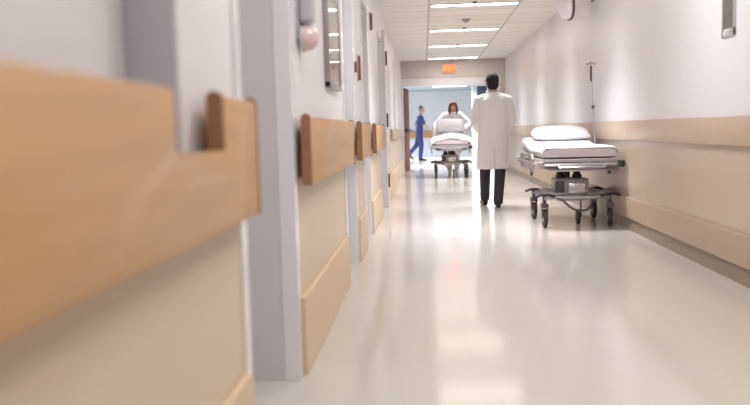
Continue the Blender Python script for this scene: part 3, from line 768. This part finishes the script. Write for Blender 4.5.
# --- woman in white behind the distant stretcher, facing the camera
N_ = thing('person', 'long-haired woman in white pushing the distant stretcher towards the camera', 'person', (0.66, 19.93, 0))
b = MB(); hs = 0.98
P, Rm = head(b, V(0.02, -0.14, 1.535), (0.05, -1), hs)
b.tube([V(0, -.06, 1.32), V(0.01, -0.11, 1.48)], [.055, .050], 14)
b.loft([(0, .02, .82, .14, .09, .9), (0, .01, .95, .15, .10, .9), (0, -.01, 1.08, .12, .085, .9), (0, -.05, 1.24, .15, .10, .9), (0, -.07, 1.34, .15, .08, .9), (0, -.08, 1.39, .07, .05, 1)])
nel, nwr, nsh = {}, {}, {}
for q in (-1, 1):
    nsh[q] = V(q*.165, -.08, 1.335); nel[q] = V(q*.37, -.11, 1.10); nwr[q] = V(q*.315-0.06, -.36, 0.965)
    b.tube([nsh[q]-V(q*.04, 0, 0), nsh[q], nel[q], nwr[q]], [.048, .045, .036, .025], 12, True)
    hand(b, nwr[q], V(-q*0.10, -0.95, -0.35), V(0, 0.15, -1), 1 if q > 0 else -1, 0.7, .92)
    b.tube([V(q*.08, .02, .88), V(q*.09, .04 if q > 0 else -.04, .47), V(q*.09, .10 if q > 0 else -.12, .09)], [.085, .055, .034], 12, True)
b.fused('body', MT['skin'], N_, 0.008, 3); face(P, Rm, N_, hs)
c = MB()
c.loft([(0, .02, .46, .20, .15, .9), (0, .02, .60, .20, .15, .9), (0, .02, .80, .195, .145, .9), (0, .0, .98, .17, .13, .9), (0, -.03, 1.12, .155, .12, .9), (0, -.05, 1.24, .175, .13, .9),
        (0, -.065, 1.33, .175, .105, .9), (0, -.08, 1.385, .11, .075, .95), (0, -.085, 1.41, .065, .058, 1)], 48, lambda t, z: 1+max(0, (1.0-z))*0.05*math.sin(7*t))
for q in (-1, 1):
    c.tube([nsh[q]-V(q*.06, 0, 0), nsh[q], nsh[q].lerp(nel[q], .5), nel[q], nel[q].lerp(nwr[q], .5), nwr[q]], [.080, .090, .10, .105, .09, .062], 16, True)
c.fused('white_coat', MT['coat_b'], N_, 0.011, 4)
MB().tube([V(-.11, -.195, 1.27), V(-.02, -.205, 1.27), V(.05, -.20, 1.27)], 0.012, 8, True).build('name_tag', MT['grey_p'], N_)
l = MB()
for q in (-1, 1): l.tube([V(q*.08, .02, .86), V(q*.09, .04 if q > 0 else -.04, .47), V(q*.09, .10 if q > 0 else -.12, .10)], [.10, .075, .062], 14, True)
l.fused('trousers', MT['coat_b'], N_, 0.012, 3)
for q in (-1, 1):
    s_ = MB(); shoe(s_, V(q*.09, (.10 if q > 0 else -.12)+.03, 0.0), (0, -1), 0, .92); s_.build('shoe', MT['coat'], N_)
hb = MB(); hb.ell(P(0, -.014, .042), (.088, .100, .090))
for q in (-1, 1): hb.tube([P(q*.062, .03, .05), P(q*.086, .02, -.03), P(q*.092, .01, -.10), P(q*.085, .0, -.17)], [.034, .032, .034, .018], 10, True)
hb.tube([P(0, -.05, .05), P(0, -.075, -.05), P(0, -.07, -.17)], [.07, .075, .04], 12, True)
hb.tube([P(-.05, .06, .082), P(0, .072, .090), P(.05, .06, .082)], [.024, .026, .024], 10, True)
hb.fused('hair', MT['hair_b'], N_, 0.008, 2)

# --- person in blue scrubs striding across the lobby
B_ = thing('person', 'person in blue scrubs striding across the lobby beyond the opening', 'person', (-0.12, 28.5, 0))
b = MB(); k_ = 1.04
P, Rm = head(b, V(0.06, -.02, 1.71), (1, -0.45), 1.0)
b.tube([V(0.01, 0, 1.47), V(0.045, 0, 1.65)], [.060, .054], 14)
b.loft([(-.03, 0, .92, .105, .145, .9), (-.03, 0, 1.04, .11, .155, .9), (-.02, 0, 1.16, .095, .135, .9), (0, 0, 1.34, .11, .165, .9), (0.01, 0, 1.46, .09, .165, .9), (0.01, 0, 1.52, .06, .08, 1)])
bs_ = {-1: V(0.0, -.19, 1.46), 1: V(0.02, .19, 1.46)}; be = {-1: V(0.16, -.25, 1.20), 1: V(-.16, .24, 1.20)}; bw = {-1: V(0.33, -.22, 1.02), 1: V(-.10, .28, .97)}
bh = {-1: V(-.03, -.08, .94), 1: V(-.03, .08, .94)}; bk = {-1: V(.02, -.08, .52), 1: V(-.14, .09, .52)}; ba = {-1: V(-.02, -.09, .10), 1: V(-.42, .09, .20)}
for q in (-1, 1):
    b.tube([bs_[q], be[q], bw[q]], [.05, .040, .027], 12, True)
    dd = (bw[q]-be[q]).normalized(); hand(b, bw[q], dd, V(0, -q*1.0, 0), q, .45)
    b.tube([bh[q], bk[q], ba[q]], [.085, .056, .036], 12, True)
b.fused('body', MT['skin'], B_, 0.009, 3); face(P, Rm, B_)
c = MB().loft([(-.03, 0, .84, .135, .185, .9), (-.03, 0, 1.0, .13, .18, .9), (-.02, 0, 1.15, .12, .16, .9), (0, 0, 1.34, .13, .185, .9), (.01, 0, 1.46, .11, .18, .9), (.015, 0, 1.52, .07, .085, 1)], 36)
for q in (-1, 1): c.tube([bs_[q]-V(0, q*.05, 0), bs_[q], bs_[q].lerp(be[q], .75)], [.070, .072, .064], 14, True)
c.fused('scrub_top', MT['scrub'], B_, 0.012, 3)
l = MB()
for q in (-1, 1): l.tube([bh[q], bk[q], ba[q]+(bk[q]-ba[q])*0.06], [.105, .085, .068], 14, True)
l.ell((-.03, 0, .94), (.125, .17, .10)); l.fused('scrub_trousers', MT['scrub'], B_, 0.012, 3)
s_ = MB(); shoe(s_, ba[-1]+V(-.03, 0, -.10), (1, -.1), 0.0); s_.build('shoe', MT['shoe'], B_)
s_ = MB(); shoe(s_, ba[1]+V(-.04, 0, -.035), (1, 0), 0.62); s_.build('shoe', MT['shoe'], B_)
hb = MB(); hb.ell(P(0, -.016, .040), (.086, .086, .088)); hb.ell(P(0, -.05, -.01), (.06, .06, .06)); hb.fused('hair', MT['hair_g'], B_, 0.008, 2)

# ------------------------------------------------------------ wooden door folded open past the opening, lobby handrail
t = thing('wooden_door', 'brown wooden door standing open at the left edge of the far opening', 'door', (-0.475, YE+0.24, 0), -0.11)
MB().box((-0.045, 0, 0.01), (0.0, 0.95, 2.06), 0.003).build('leaf', MT['wood_d'], t)
MB().box((-0.075, 0.0, 0.0), (-0.045, 0.06, 2.06), 0.003).build('hanging_post', MT['wood_d'], t)
MB().box((0.0, 0.10, 0.98), (0.055, 0.85, 1.06), 0.01).build('push_bar', MT['black'], t)
t = thing('wooden_handrail', 'wooden handrail on the pale lobby wall behind the person in blue scrubs', 'handrail', (0, LD, 0), 0, 'lobby handrails')
MB().box((-2.0, -0.09, 0.72), (0.35, -0.05, 1.0), 0.01).build('board', MT['wood'], t)
for x in (-1.8, -1.0, -0.2): MB().box((x-.04, -0.05, 0.8), (x+.04, 0, 0.92), 0.004).build('bracket', MT['wood_end'], t)
